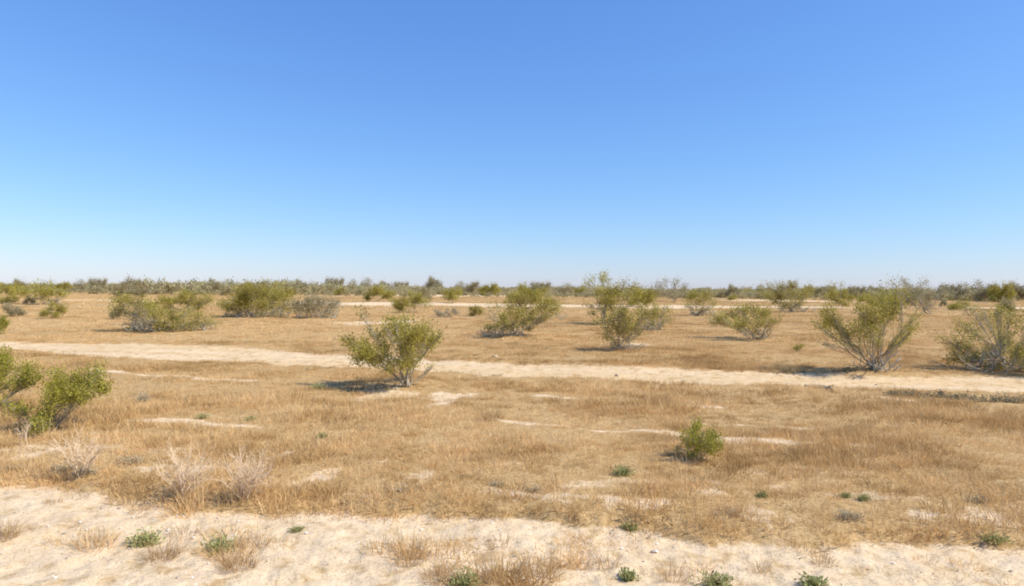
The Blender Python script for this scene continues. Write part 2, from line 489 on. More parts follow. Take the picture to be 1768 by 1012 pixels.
def bush(name, cat, label, base, clumps=None, box=None, material=None, group=None, sink=0.0, n=12, lean=0.0, low=0.35, fan=0.35, shift=0.0, wood_mat=None, leaf_px=1.9, **kw):
    """base: pixel where the stems meet the ground; clumps in pixels (cx, cy, rx, ry, leafiness) or a box (x0, x1, top)"""
    count[0] += 1
    x, y, z = ground(*base)
    s = math.hypot(x, y) * math.cos(math.atan2(x, y)) / F
    leaf = kw.pop('leaf', max(0.03, leaf_px * s))
    k_ = kw.pop('fuller', 1.0)
    if clumps:
        clumps = [(base[0] + (c[0] - base[0]) * k_, base[1] + (c[1] - base[1]) * min(k_, 1.06), c[2] * k_ * 1.1, c[3] * k_ * 1.1, *c[4:]) if k_ > 1 else c for c in clumps]
        cl = px_clumps(base[0], base[1], s, clumps)
    else:
        x0, x1, top = box
        w, h = (x1 - x0) * s, (base[1] - top) * s
        cl = auto_clumps(w, h, 500 + count[0], n, lean, low, fan)
        off = ((x0 + x1) / 2 - base[0]) * s
        cl = [(c[0] + off * min(1, c[1] / h + 0.35), *c[1:]) for c in cl]
    kw['skirt'] = [((q[0] - base[0]) * s, (q[1] - base[0]) * s, q[2] * s, q[3]) for q in kw.get('skirt', ())]
    wood, crown = grow(cl, 900 + count[0], leaf, **kw)
    o = thing(name, label, cat, (x, y, z - sink), group, rz=-math.atan2(x, y))
    part('trunk', wood.mesh('trunk', wood_mat or M_BARK, True), o)
    if crown.n:
        part('crown', crown.mesh('crown', material or M_LEAF), o)
    return o


# ------------------------------------------------------------------ ground sheet
def build_ground():
    front = np.radians(np.arange(-62, 62.01, 0.22))
    back = np.radians(np.arange(62 + 6, 360 - 62, 6.0))
    ang = np.concatenate([front, back])
    rad = [0.8]
    while rad[-1] < 9000:
        rad.append(rad[-1] * (1.010 if rad[-1] < 60 else 1.03))
    rad = np.array(rad)
    A, Rr = np.meshgrid(ang, rad)
    x = (np.sin(A) * Rr).ravel(); y = (np.cos(A) * Rr).ravel()
    z = height(x, y)
    bare, road_m = masks(x, y)[:2]
    na, nr = len(ang), len(rad)
    v = np.concatenate([np.stack([x, y, z], 1), [[0, 0, float(height(0.0, 0.0))]]])
    idx = np.arange(na * nr).reshape(nr, na)
    q = np.stack([idx[:-1], np.roll(idx[:-1], -1, 1), np.roll(idx[1:], -1, 1), idx[1:]], -1).reshape(-1, 4)[:, ::-1]
    tri = np.stack([np.roll(idx[0], -1), idx[0], np.full(na, na * nr)], -1)
    me = bpy.data.meshes.new('desert_ground')
    me.vertices.add(len(v)); me.vertices.foreach_set('co', v.astype(np.float32).ravel())
    li = np.concatenate([q.ravel(), tri.ravel()]); me.loops.add(len(li)); me.loops.foreach_set('vertex_index', li.astype(np.int32))
    ls = np.concatenate([np.arange(len(q)) * 4, len(q) * 4 + np.arange(len(tri)) * 3])
    me.polygons.add(len(ls)); me.polygons.foreach_set('loop_start', ls.astype(np.int32))
    me.update(calc_edges=True)
    me.polygons.foreach_set('use_smooth', np.ones(len(ls), bool))
    at = me.attributes.new('bare', 'FLOAT', 'POINT'); at.data.foreach_set('value', np.append(bare, 1.0).astype(np.float32))
    at = me.attributes.new('road', 'FLOAT', 'POINT'); at.data.foreach_set('value', np.append(road_m * np.clip(0.75 + 0.9 * fbm(x / 7 + y * 0.03, (y + 0.24 * x) / 0.55, 3, 49), 0, 1.5), 0.0).astype(np.float32))
    me.materials.append(M_GROUND); me.validate()
    o = link(bpy.data.objects.new('desert_ground', me)); o['kind'] = 'structure'
    return o


build_ground()


# ------------------------------------------------------------------ stuff scattered over the ground
def scatter(name, protos, pts, rot, scl, variant, patch, label):
    """one object: points carrying instances of a few meshes (grass, gravel: nothing one could count)"""
    lib = bpy.data.collections.new(name + '_kinds')
    for k, me in enumerate(protos):
        lib.objects.link(bpy.data.objects.new('%s_kind_%02d' % (name, k), me))
    me = bpy.data.meshes.new(name)
    me.vertices.add(len(pts)); me.vertices.foreach_set('co', pts.astype(np.float32).ravel())
    for an, ty, va in (('rot', 'FLOAT', rot), ('scl', 'FLOAT', scl), ('patch', 'FLOAT', patch)):
        a = me.attributes.new(an, ty, 'POINT'); a.data.foreach_set('value', va.astype(np.float32))
    a = me.attributes.new('variant', 'INT', 'POINT'); a.data.foreach_set('value', variant.astype(np.int32))
    o = link(bpy.data.objects.new(name, me)); o['kind'] = 'stuff'; o['label'] = label
    ng = bpy.data.node_groups.new(name, 'GeometryNodeTree')
    ng.interface.new_socket('Geometry', in_out='INPUT', socket_type='NodeSocketGeometry')
    ng.interface.new_socket('Geometry', in_out='OUTPUT', socket_type='NodeSocketGeometry')
    N = ng.nodes; L = ng.links
    gi, go = N.new('NodeGroupInput'), N.new('NodeGroupOutput')
    ci = N.new('GeometryNodeCollectionInfo'); ci.inputs['Collection'].default_value = lib
    ci.inputs['Separate Children'].default_value = True; ci.inputs['Reset Children'].default_value = True
    ip = N.new('GeometryNodeInstanceOnPoints'); ip.inputs['Pick Instance'].default_value = True

    def na(n, t):
        q = N.new('GeometryNodeInputNamedAttribute'); q.data_type = t; q.inputs['Name'].default_value = n
        return q.outputs['Attribute']
    cx = N.new('ShaderNodeCombineXYZ'); L.new(na('rot', 'FLOAT'), cx.inputs['Z'])
    er = N.new('FunctionNodeEulerToRotation'); L.new(cx.outputs[0], er.inputs[0])
    L.new(gi.outputs[0], ip.inputs['Points']); L.new(ci.outputs[0], ip.inputs['Instance'])
    L.new(na('variant', 'INT'), ip.inputs['Instance Index']); L.new(er.outputs[0], ip.inputs['Rotation']); L.new(na('scl', 'FLOAT'), ip.inputs['Scale'])
    L.new(ip.outputs[0], go.inputs[0])
    md = o.modifiers.new('scatter', 'NODES'); md.node_group = ng
    return o


def blades(acc, R, n, h, radius, width, droop=0.35, tint=0.5, tint_sd=0.27, splay=0.5):
    a = R.uniform(0, 2 * PI, n); r = radius * np.sqrt(R.uniform(0, 1, n))
    p0 = np.stack([np.cos(a) * r, np.sin(a) * r, np.full(n, -0.01)], 1)
    b = a + R.normal(0, 0.8, n)
    out = np.stack([np.cos(b), np.sin(b), np.zeros(n)], 1)
    sp = np.abs(R.normal(0, splay, n))[:, None]
    d = unit(out * sp + np.array([0, 0, 1.0]))
    hh = (h * R.uniform(0.45, 1.25, n))[:, None]
    p1 = p0 + d * hh * 0.55
    d2 = unit(d + out * droop * R.uniform(0.2, 1.3, n)[:, None] + R.normal(0, 0.12, (n, 3)))
    p2 = p1 + d2 * hh * 0.45
    s = unit(np.cross(d, R.normal(0, 1, (n, 3)))) * width
    q1 = np.stack([p0 - s, p0 + s, p1 + s * 0.8, p1 - s * 0.8], 1)
    q2 = np.stack([p1 - s * 0.8, p1 + s * 0.8, p2 + s * 0.15, p2 - s * 0.15], 1)
    t = tint + R.normal(0, tint_sd, n)
    acc.quads(q1, t); acc.quads(q2, t + 0.06)


def tuft_proto(k, n, h, radius, width, **kw):
    R = np.random.default_rng(3000 + k); a = Acc(); blades(a, R, n, h, radius, width, **kw)
    return a.mesh('grass_tuft', M_GRASS)


# clearings around a bush are left to the shadow; the thin patches of grass standing in the near sand:
THIN = [(840, 985, 190, 50, 0.5), (715, 958, 60, 30, 0.5), (1240, 995, 100, 26, 0.4), (430, 940, 100, 26, 0.22), (170, 925, 90, 22, 0.22), (1420, 965, 70, 26, 0.4),
        (1320, 920, 190, 20, 0.5), (1050, 940, 80, 25, 0.3), (1650, 965, 100, 40, 0.2), (300, 880, 110, 12, 0.35), (1560, 990, 120, 25, 0.22)]
TH = []
for (cx, cy, rx, ry, d_) in THIN:
    x0, y0 = flat(cx, cy); x1, _ = flat(cx + rx, cy); _, ya = flat(cx, cy - ry); _, yb = flat(cx, min(cy + ry, 1040))
    TH.append((x0, (ya + yb) / 2, x1 - x0, (ya - yb) / 2, d_))


def grass_density(x, y):
    b, road, sand, ds = masks(x, y)
    g = (1 - smooth(0.35, 0.95, b))
    g = g * np.clip(0.66 + 0.60 * fbm(x / 2.2, y / 1.5, 4, 61) + 0.15 * fbm(x / 14, y / 10, 2, 62), 0.28, 1.2)
    g = np.maximum(g, 0.85 * mound(x, y) ** 1.5 * (1 - road))
    edge = np.exp(-((ds + 0.15) / 0.28) ** 2) * 0.35                       # thicker fringe along the sand
    g = g + edge * (1 - sand)
    for (cx, cy, rx, ry, d_) in TH:
        r = 1 - np.sqrt(((x - cx) / rx) ** 2 + ((y - cy) / ry) ** 2) + fbm(x / 0.5, y / 0.4, 3, 63) * 0.7
        g = np.maximum(g, smooth(0.05, 0.8, r) * d_)
    return np.clip(g, 0, 1)


def field(y0, y1, per_m2, seed, half=1.08, extra=2.5):
    R = np.random.default_rng(seed)
    xm = half * y1 + extra
    n = int((y1 - y0) * 2 * xm * per_m2)
    x = R.uniform(-xm, xm, n); y = R.uniform(y0, y1, n)
    k = np.abs(x) < half * y + extra
    x, y = x[k], y[k]
    k = R.random(len(x)) < grass_density(x, y)
    return x[k], y[k]


protos = [tuft_proto(0, 34, 0.13, 0.11, 0.0022, splay=0.6), tuft_proto(1, 28, 0.125, 0.10, 0.0020, splay=0.5),
          tuft_proto(2, 60, 0.055, 0.17, 0.0022, splay=1.5, droop=0.9, tint=0.45), tuft_proto(3, 22, 0.17, 0.08, 0.0018, splay=0.35, tint=0.62),
          tuft_proto(4, 44, 0.09, 0.14, 0.0022, splay=0.8, tint=0.3), tuft_proto(5, 8, 0.34, 0.05, 0.0016, splay=0.25, tint=0.85, droop=0.3),
          # coarser tufts for the distance
          tuft_proto(6, 52, 0.085, 0.24, 0.004, splay=0.6), tuft_proto(7, 46, 0.105, 0.22, 0.004, splay=0.5, tint=0.55), tuft_proto(8, 60, 0.07, 0.32, 0.005, splay=0.8, tint=0.45),
          tuft_proto(9, 50, 0.12, 0.6, 0.010, splay=0.7), tuft_proto(10, 60, 0.10, 0.75, 0.012, splay=0.8, tint=0.45)]
P, RO, SC, VA, PA = [], [], [], [], []
for (y0, y1, dens, seed, kinds, wts, smin, smax) in (
        (4.2, 13, 120, 71, [0, 1, 2, 3, 4, 5], [.24, .14, .32, .05, .22, .03], 0.6, 1.25),
        (13, 27, 75, 72, [0, 1, 2, 3, 4, 6], [.25, .15, .25, .04, .2, .11], 0.55, 1.05),
        (27, 62, 18, 73, [6, 7, 8], [.4, .25, .35], 0.65, 1.2),
        (62, 190, 1.7, 74, [9, 10, 8], [.4, .4, .2], 0.7, 1.4)):
    x, y = field(y0, y1, dens, seed)
    R = np.random.default_rng(seed + 100)
    n = len(x)
    P.append(np.stack([x, y, height(x, y)], 1)); RO.append(R.uniform(0, 2 * PI, n))
    SC.append(R.uniform(smin, smax, n) * np.clip(1 + 0.55 * fbm(x / 1.6, y / 1.6, 3, 81), 0.45, 1.6))
    w = np.array(wts); VA.append(R.choice(kinds, n, p=w / w.sum()))
    dse = masks(x, y)[3]
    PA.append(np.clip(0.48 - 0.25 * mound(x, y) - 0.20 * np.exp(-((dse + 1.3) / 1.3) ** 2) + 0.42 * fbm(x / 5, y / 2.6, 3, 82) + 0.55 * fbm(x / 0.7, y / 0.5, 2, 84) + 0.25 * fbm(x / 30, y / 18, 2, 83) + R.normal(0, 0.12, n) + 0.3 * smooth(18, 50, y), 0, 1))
scatter('dry_grass', protos, np.concatenate(P), np.concatenate(RO), np.concatenate(SC), np.concatenate(VA), np.concatenate(PA),
        'straw coloured dry grass covering the flat ground between the bushes')
print('grass tufts', sum(len(p) for p in P))


def pebble_proto(k):
    R = np.random.default_rng(4000 + k)
    import bmesh
    bm = bmesh.new(); bmesh.ops.create_icosphere(bm, subdivisions=1, radius=0.5)
    for v in bm.verts:
        v.co *= R.uniform(0.75, 1.2); v.co.z *= 0.6
    me = bpy.data.meshes.new('gravel_bit'); bm.to_mesh(me); bm.free()
    a = me.attributes.new('tint', 'FLOAT', 'FACE'); a.data.foreach_set('value', np.full(len(me.polygons), R.uniform(0, 1), np.float32))
    me.materials.append(M_STONE if k % 2 else M_PALE)
    return me


R = np.random.default_rng(90)
gx = R.uniform(-12, 12, 60000); gy = R.uniform(3.6, 24, 60000)
b_, ro_, sa_, _ = masks(gx, gy)
k = (np.abs(gx) < 0.9 * gy + 1) & (R.random(60000) < (0.30 * sa_ + 0.12 * ro_ + 0.08 * b_) * np.clip(0.5 + fbm(gx / 1.2, gy / 1.2, 3, 91), 0.05, 1))
gx, gy = gx[k], gy[k]
gs = np.clip(R.lognormal(math.log(0.013), 0.5, len(gx)), 0.006, 0.05)
scatter('gravel', [pebble_proto(i) for i in range(4)], np.stack([gx, gy, height(gx, gy) + gs * 0.12], 1), R.uniform(0, 6.28, len(gx)), gs,
        R.integers(0, 4, len(gx)), R.uniform(0, 1, len(gx)), 'small gravel and clods strewn over the pale sand')
print('gravel', len(gx))

# ------------------------------------------------------------------ shrubs near the road, each with the clumps the photograph shows
B = bush
B('creosote_bush', 'bush', 'olive creosote bush with pale forked trunk, alone on the near side of the dirt road', (706, 668), [
    (604, 592, 11, 14, .9), (622, 610, 14, 18, 1.1), (640, 605, 14, 16, 1), (632, 624, 14, 9, .9), (660, 592, 13, 16, .8), (655, 612, 14, 12, .6),
    (690, 575, 17, 14, 1.3), (712, 570, 15, 10, 1.2), (730, 572, 13, 10, 1.2), (700, 592, 14, 12, 1.1), (722, 590, 12, 12, .7), (748, 594, 9, 15, 1.1),
    (690, 622, 16, 10, 1.1), (710, 618, 14, 11, .8), (672, 628, 14, 8, .5), (736, 614, 10, 10, .5), (626, 540, 9, 6, .7), (676, 553, 10, 7, .7),
    (704, 548, 12, 8, .5), (640, 575, 10, 10, .35), (762, 572, 7, 8, .25), (742, 634, 8, 5, .3), (662, 562, 10, 8, .3), (740, 555, 8, 8, .3)],
  material=M_LEAF, cover=2.0, stems=1.5, twig_n=8, r_base=0.024, spread=0.07, leaf=0.05, lift=0.5)
B('creosote_bush', 'bush', 'V shaped creosote bush with bare forked stems at the far edge of the dirt road', (1510, 649), [
    (1440, 552, 9, 20, 1.1), (1432, 575, 9, 12, .9), (1448, 585, 12, 8, .7), (1470, 590, 14, 8, .6), (1480, 572, 12, 10, .8), (1500, 560, 15, 14, 1.0),
    (1512, 548, 14, 14, .9), (1530, 545, 13, 14, 1.0), (1545, 532, 12, 12, 1), (1524, 528, 12, 10, .9), (1555, 588, 8, 12, .8), (1562, 570, 10, 9, .8),
    (1570, 556, 8, 7, .5), (1500, 580, 14, 9, .7), (1418, 572, 8, 10, .35), (1432, 605, 8, 5, .3), (1470, 610, 12, 6, .15), (1540, 605, 12, 8, .12), (1545, 515, 12, 8, .6), (1525, 512, 10, 8, .6), (1488, 535, 8, 8, .4), (1485, 598, 14, 9, .45), (1515, 595, 14, 9, .4), (1458, 600, 10, 7, .5), (1545, 598, 10, 8, .4), (1490, 545, 14, 10, .7), (1450, 565, 10, 10, .7)],
  cover=1.7, stems=1.8, twig_n=8, r_base=0.028, spread=0.15, leaf=0.05, lift=0.5, skirt=[(1488, 1532, 30, 16)])
B('creosote_bush', 'bush', 'grey sprawling half bare bush beyond the road at its right end', (1742, 640), [
    (1662, 618, 14, 8, 1.1), (1675, 600, 14, 9, .9), (1690, 622, 18, 10, .9), (1715, 615, 16, 10, 1), (1735, 598, 18, 9, .9), (1758, 606, 18, 12, 1), (1780, 612, 18, 18, 1),
    (1760, 630, 20, 8, .8), (1720, 634, 18, 6, .8), (1665, 560, 20, 14, .3), (1690, 575, 20, 14, .3), (1655, 590, 18, 8, .3), (1720, 560, 22, 18, .3), (1750, 545, 20, 16, .3),
    (1775, 560, 20, 22, .35), (1725, 536, 8, 8, .7), (1700, 540, 14, 8, .3), (1795, 540, 20, 20, .4), (1810, 600, 20, 20, .8), (1680, 530, 14, 8, .3), (1740, 578, 20, 10, .3)],
  material=M_LEAF, cover=1.9, stems=2.0, twig_n=12, r_base=0.018, spread=0.5, leaf=0.05, dead=0.2, tone=0.0, lift=0.4, skirt=[(1660, 1800, 40, 50)])
B('green_shrub', 'shrub', 'bushy bright green shrub in the dry grass, left of the field, nearest of two', (84, 742), [
    (95, 664, 18, 14, 1.2), (118, 662, 17, 13, 1.2), (142, 660, 16, 14, 1.1), (157, 643, 9, 9, 1), (165, 675, 11, 12, 1.1), (135, 678, 18, 12, 1.1), (105, 684, 18, 11, 1.1), (85, 680, 11, 13, .9),
    (80, 705, 12, 12, 1.1), (70, 722, 12, 12, 1.2), (50, 705, 14, 9, .9), (30, 704, 9, 8, .8), (76, 735, 8, 8, .9), (98, 645, 12, 8, .7), (110, 700, 20, 9, .1), (128, 695, 14, 8, .15)],
  material=M_FRESH, cover=1.7, stems=1.8, twig_n=7, r_base=0.014, leaf=0.034, spread=0.06, lift=0.35)
B('green_shrub', 'shrub', 'green shrub with grey lower stems cut off by the left edge, below the dirt road', (-14, 708), [
    (4, 622, 13, 14, 1.1), (2, 645, 14, 10, 1), (32, 640, 16, 11, 1.1), (45, 655, 14, 10, 1), (28, 660, 16, 9, 1), (6, 662, 12, 7, .8), (10, 690, 18, 9, .15), (-20, 650, 22, 20, 1), (-25, 680, 18, 14, .6)],
  material=M_FRESH, cover=1.7, stems=2, twig_n=7, r_base=0.014, leaf=0.036, lift=0.4)
B('green_shrub', 'shrub', 'small round green shrub standing alone in the grass of the near field', (1204, 792), [
    (1197, 743, 16, 11, 1.2), (1186, 752, 11, 10, 1), (1205, 756, 14, 10, 1.1), (1232, 752, 11, 10, 1.1), (1222, 760, 12, 10, .9), (1240, 762, 7, 8, .8), (1228, 772, 12, 8, .9),
    (1208, 772, 12, 9, .8), (1185, 768, 10, 10, .7), (1195, 780, 14, 7, .6), (1170, 780, 8, 6, .3), (1215, 744, 8, 7, .6)],
  material=M_FRESH, cover=1.5, stems=2.2, twig_n=6, r_base=0.010, leaf=0.026, tone=0.12, spread=0.05, lift=0.4)
B('creosote_bush', 'bush', 'airy fan shaped creosote bush beyond the road, standing before a taller bush', (1075, 607), [
    (1050, 560, 9, 12, .8), (1046, 580, 8, 9, .7), (1065, 552, 11, 10, 1), (1082, 545, 12, 9, 1.1), (1092, 560, 12, 10, .9), (1078, 568, 12, 9, .8), (1062, 575, 10, 8, .6), (1098, 578, 9, 7, .4), (1085, 585, 12, 8, .3), (1060, 592, 8, 6, .5), (1108, 548, 8, 8, .6), (1110, 566, 8, 6, .2), (1072, 536, 9, 7, .6)],
  cover=1.6, stems=2.4, twig_n=8, r_base=0.02, spread=0.16, lift=0.38, leaf=0.062, dead=0.25, skirt=[(1062, 1088, 26, 22)])
B('creosote_bush', 'bush', 'low grey green bush leaning out on the right of the fan shaped creosote', (1130, 570), [
    (1110, 545, 11, 8, .8), (1128, 540, 11, 8, .8), (1145, 542, 9, 9, .6), (1154, 532, 7, 8, .5), (1158, 548, 6, 8, .3), (1122, 556, 12, 8, .5), (1140, 558, 11, 7, .4), (1104, 530, 9, 7, .5), (1133, 528, 8, 6, .5)],
  material=M_LEAF, cover=1.4, stems=2, twig_n=8, r_base=0.025, spread=0.25, leaf=0.08, skirt=[(1112, 1150, 18, 22)])
B('creosote_bush', 'bush', 'tallest wispy creosote bush, its top branches standing against the sky right of the middle', (1048, 560), [
    (1012, 490, 5, 7, .55), (1020, 485, 6, 6, .6), (1040, 480, 8, 8, .8), (1050, 486, 5, 6, .4), (1078, 487, 6, 5, .4), (1030, 500, 13, 7, 1), (1050, 502, 12, 7, 1), (1070, 500, 11, 7, 1), (1036, 516, 12, 8, 1),
    (1056, 514, 12, 8, .9), (1040, 532, 11, 8, .9), (1022, 540, 9, 7, .6), (1028, 552, 8, 6, .5), (1060, 528, 10, 8, .6), (1082, 510, 10, 7, .8), (1086, 498, 7, 6, .6), (1014, 528, 7, 6, .3), (1044, 548, 9, 7, .5), (1095, 492, 6, 5, .4)],
  material=M_LEAF, cover=1.5, stems=1.7, twig_n=7, r_base=0.04, spread=0.3, lift=0.5, leaf=0.085)
B('creosote_bush', 'bush', 'wide olive creosote bush in the middle distance, a bare grey side on its left', (887, 582), [
    (895, 520, 16, 8, .9), (920, 515, 14, 8, .9), (878, 526, 11, 8, .9), (938, 528, 14, 10, 1.1), (955, 530, 12, 11, 1.1), (918, 536, 15, 9, 1), (895, 540, 14, 9, 1), (872, 545, 12, 9, .9), (905, 556, 14, 9, .9),
    (885, 560, 14, 9, .9), (868, 562, 11, 7, .8), (925, 552, 11, 7, .6), (850, 562, 12, 6, .6), (840, 566, 8, 4, .7), (845, 545, 13, 10, .1), (840, 532, 12, 7, .1), (938, 550, 10, 6, .2), (915, 569, 10, 4, .9), (858, 528, 10, 6, .3), (945, 545, 10, 6, .4)],
  cover=1.6, stems=2, twig_n=8, r_base=0.03, spread=0.25, leaf=0.065, skirt=[(838, 872, 22, 26), (875, 905, 14, 14)])
B('creosote_bush', 'bush', 'olive creosote bush leaning to the left over its own shadow, near a tiny green shrub', (1313, 586), [
    (1235, 557, 8, 5, .8), (1248, 548, 11, 7, .9), (1262, 540, 12, 8, 1), (1280, 536, 12, 8, 1), (1300, 536, 12, 8, 1), (1318, 540, 11, 8, .9), (1270, 555, 13, 8, 1), (1290, 555, 12, 8, 1), (1310, 556, 11, 8, .8),
    (1285, 568, 12, 6, .7), (1305, 570, 10, 7, .4), (1328, 552, 9, 8, .6), (1340, 548, 7, 8, .4), (1230, 540, 8, 6, .2), (1330, 565, 7, 6, .1), (1226, 550, 6, 5, .2)],
  cover=1.5, stems=2, twig_n=8, r_base=0.03, spread=0.2, leaf=0.065, tone=-0.05, skirt=[(1290, 1325, 20, 18)])
B('creosote_bush', 'bush', 'broad bush with bare bleached branches on its left, far side of the road at left', (292, 571), [
    (228, 524, 12, 6, 1.1), (245, 520, 10, 5, 1.1), (222, 535, 9, 6, .8), (262, 530, 12, 7, 1.1), (275, 538, 12, 7, 1.1), (255, 543, 12, 6, .6), (300, 545, 15, 8, .7), (322, 544, 14, 7, .6), (342, 552, 13, 9, .5),
    (312, 560, 18, 7, .5), (285, 560, 12, 8, .6), (250, 560, 16, 8, .06), (235, 553, 10, 8, .05), (355, 560, 10, 6, .3), (270, 552, 14, 8, .15), (330, 563, 16, 5, .3), (242, 568, 8, 4, .5)],
  material=M_LEAF, cover=2.0, stems=2.8, twig_n=11, r_base=0.035, spread=0.7, leaf=0.07, tone=-0.1, dead=0.25, fuller=1.12, skirt=[(225, 275, 22, 26), (270, 360, 14, 40)])
B('creosote_bush', 'bush', 'yellow green bush behind the broad bush with bleached branches', (318, 540), box=(262, 372, 503), n=16, cover=1.3, spread=0.8, r_base=0.03, low=0.3)
B('creosote_bush', 'bush', 'large olive bush with a skirt of bare grey branches, left of the pale far track', (440, 547), [
    (400, 528, 10, 8, .9), (415, 520, 12, 8, 1), (432, 512, 13, 8, 1.1), (450, 510, 12, 7, 1.1), (468, 514, 12, 8, 1), (425, 528, 12, 8, .8), (445, 526, 12, 8, .8), (465, 528, 12, 8, .7), (485, 526, 10, 8, .6),
    (410, 540, 12, 6, .12), (430, 540, 12, 6, .12), (450, 540, 12, 6, .12), (470, 541, 12, 6, .12), (490, 538, 9, 6, .2), (440, 500, 12, 6, 1), (425, 503, 9, 6, .8)],
  cover=2.1, stems=3, twig_n=11, r_base=0.035, spread=1.0, leaf=0.1, dead=0.2, tone=-0.1, fuller=1.15, skirt=[(400, 495, 16, 60)])
B('creosote_bush', 'bush', 'greyer thin bush at the end of the large skirted olive bush', (545, 549), [
    (515, 528, 10, 7, .8), (530, 522, 9, 6, .9), (548, 518, 9, 5, .9), (562, 522, 10, 6, .8), (576, 528, 8, 7, .6), (530, 538, 11, 7, .25), (550, 535, 11, 8, .25), (568, 538, 10, 7, .2), (540, 528, 9, 6, .6)],
  material=M_LEAF_FAR, cover=1.9, stems=3, twig_n=10, r_base=0.03, spread=0.6, leaf=0.095, fuller=1.12, skirt=[(510, 580, 15, 36)])
B('creosote_bush', 'bush', 'olive rounded bush rising to the skyline above the large skirted bush', (482, 521), box=(458, 512, 487), n=10, cover=1.6, spread=0.4, low=0.3, group=None)
B('creosote_bush', 'bush', 'dark olive bush between the lone near creosote and the pale far track', (712, 541), box=(672, 742, 506), n=14, cover=1.5, low=0.2, spread=0.4, fan=0.6)
B('creosote_bush', 'bush', 'upright dark bush just behind the dark olive bush on the far track', (737, 523), box=(718, 746, 494), n=9, cover=1.7, low=0.25, material=M_LEAF_FAR, fan=0.6)
B('creosote_bush', 'bush', 'dense green bush behind the pale far track with dark grey underside', (652, 521), box=(626, 680, 494), n=12, cover=1.9, low=0.25, fan=0.6, spread=0.5)
B('creosote_bush', 'bush', 'narrow upright bush behind the pale far track, right of the lone near creosote', (779, 524), box=(762, 798, 494), n=9, cover=1.7, low=0.25, fan=0.55)
B('grey_shrub', 'shrub', 'low grey dome shaped shrub just in front of the pale far track', (772, 549), box=(748, 794, 530), n=10, cover=1.5, low=0.15, fan=0.8, material=M_GREY, tone=-0.3, spread=0.4)
B('green_shrub', 'shrub', 'compact dark green shrub beside the bare grey side of the wide olive creosote', (823, 546), box=(808, 834, 524), n=7, cover=2.0, low=0.2, fan=0.7, tone=-0.25)
B('creosote_bush', 'bush', 'rounded bush on the skyline right behind the wide olive creosote', (905, 524), box=(868, 945, 490), n=16, cover=1.8, low=0.25, fan=0.7, spread=0.6)
B('creosote_bush', 'bush', 'bright green bush right behind the tall wispy creosote', (1106, 530), box=(1080, 1132, 496), n=12, cover=1.9, low=0.25, fan=0.6)
B('creosote_bush', 'bush', 'wispy grey skyline bush leaning right, past the bright green one', (1163, 522), [
    (1140, 492, 9, 6, .6), (1150, 484, 5, 4, .3), (1168, 488, 7, 6, .6), (1180, 498, 7, 6, .6), (1160, 500, 9, 6, .6), (1135, 504, 9, 6, .8), (1165, 510, 7, 6, .5), (1150, 508, 8, 6, .6), (1124, 500, 8, 6, .7)],
  material=M_LEAF_FAR, cover=1.5, stems=1.8, r_base=0.05, leaf=0.2)
B('creosote_bush', 'bush', 'bush with green top and bare grey stems, above and left of the leaning bush', (1208, 546), [
    (1188, 515, 9, 7, .9), (1203, 508, 12, 6, 1.1), (1220, 512, 11, 6, 1), (1232, 520, 7, 7, .5), (1190, 526, 8, 6, .4), (1205, 524, 11, 8, .3), (1215, 530, 9, 7, .25), (1208, 538, 8, 5, .2)],
  cover=1.5, stems=2.6, r_base=0.03, twig_n=8, leaf=0.1, spread=0.3, dead=0.25, skirt=[(1194, 1222, 20, 26)])
B('creosote_bush', 'bush', 'big dome topped creosote bush above the leaning bush, near the pale far track', (1374, 539), [
    (1318, 500, 8, 7, .5), (1335, 496, 9, 6, .7), (1355, 494, 12, 6, 1), (1375, 493, 12, 5, 1.1), (1392, 499, 9, 6, .9), (1345, 508, 12, 7, .8), (1365, 508, 12, 7, .9), (1385, 510, 10, 7, .8), (1360, 522, 11, 7, .7),
    (1378, 524, 11, 7, .5), (1370, 532, 9, 5, .3), (1340, 520, 9, 6, .6), (1328, 512, 8, 6, .7), (1352, 531, 8, 4, .5)],
  material=M_LEAF, tone=-0.12, cover=1.6, stems=2, twig_n=8, r_base=0.05, spread=0.6, leaf=0.12, skirt=[(1355, 1392, 16, 26)])
B('creosote_bush', 'bush', 'olive bush with thin sky lit top twigs standing on the pale far track', (1452, 532), [
    (1438, 492, 7, 4, .3), (1452, 491, 6, 4, .3), (1440, 506, 9, 6, .9), (1455, 506, 9, 6, 1), (1466, 512, 6, 7, .9), (1446, 518, 8, 6, 1), (1458, 522, 8, 5, 1), (1434, 512, 7, 5, .6)],
  cover=1.7, stems=2, r_base=0.04, leaf=0.13, tone=-0.1)
B('creosote_bush', 'bush', 'tall thin bush with airy branches against the sky, behind the V shaped creosote', (1600, 543), [
    (1548, 490, 6, 4, .5), (1562, 483, 8, 4, .5), (1572, 489, 7, 4, .5), (1592, 488, 7, 5, .4), (1600, 483, 5, 4, .3), (1625, 498, 5, 5, .5), (1612, 500, 7, 5, .4), (1585, 504, 11, 7, .8), (1602, 510, 11, 8, .8),
    (1578, 514, 10, 8, .6), (1590, 524, 12, 8, .5), (1605, 526, 9, 8, .5), (1575, 530, 8, 6, .3), (1598, 536, 8, 4, .2)],
  material=M_LEAF_FAR, cover=1.4, stems=2, twig_n=8, r_base=0.045, spread=0.4, leaf=0.11)
B('creosote_bush', 'bush', 'yellow green bush crown right behind the V shaped creosote', (1535, 540), box=(1500, 1585, 500), n=14, cover=1.5, low=0.35, spread=0.5)
B('grey_shrub', 'shrub', 'grey shrub with few leaves at the far left, left of a round brown green one', (26, 548), box=(6, 46, 518), n=9, cover=1.3, low=0.2, fan=0.6, material=M_LEAF_FAR, spread=0.3)
B('green_shrub', 'shrub', 'round brown green shrub on open ground at far left', (91, 551), box=(68, 112, 525), n=9, cover=1.4, low=0.3, fan=0.5)
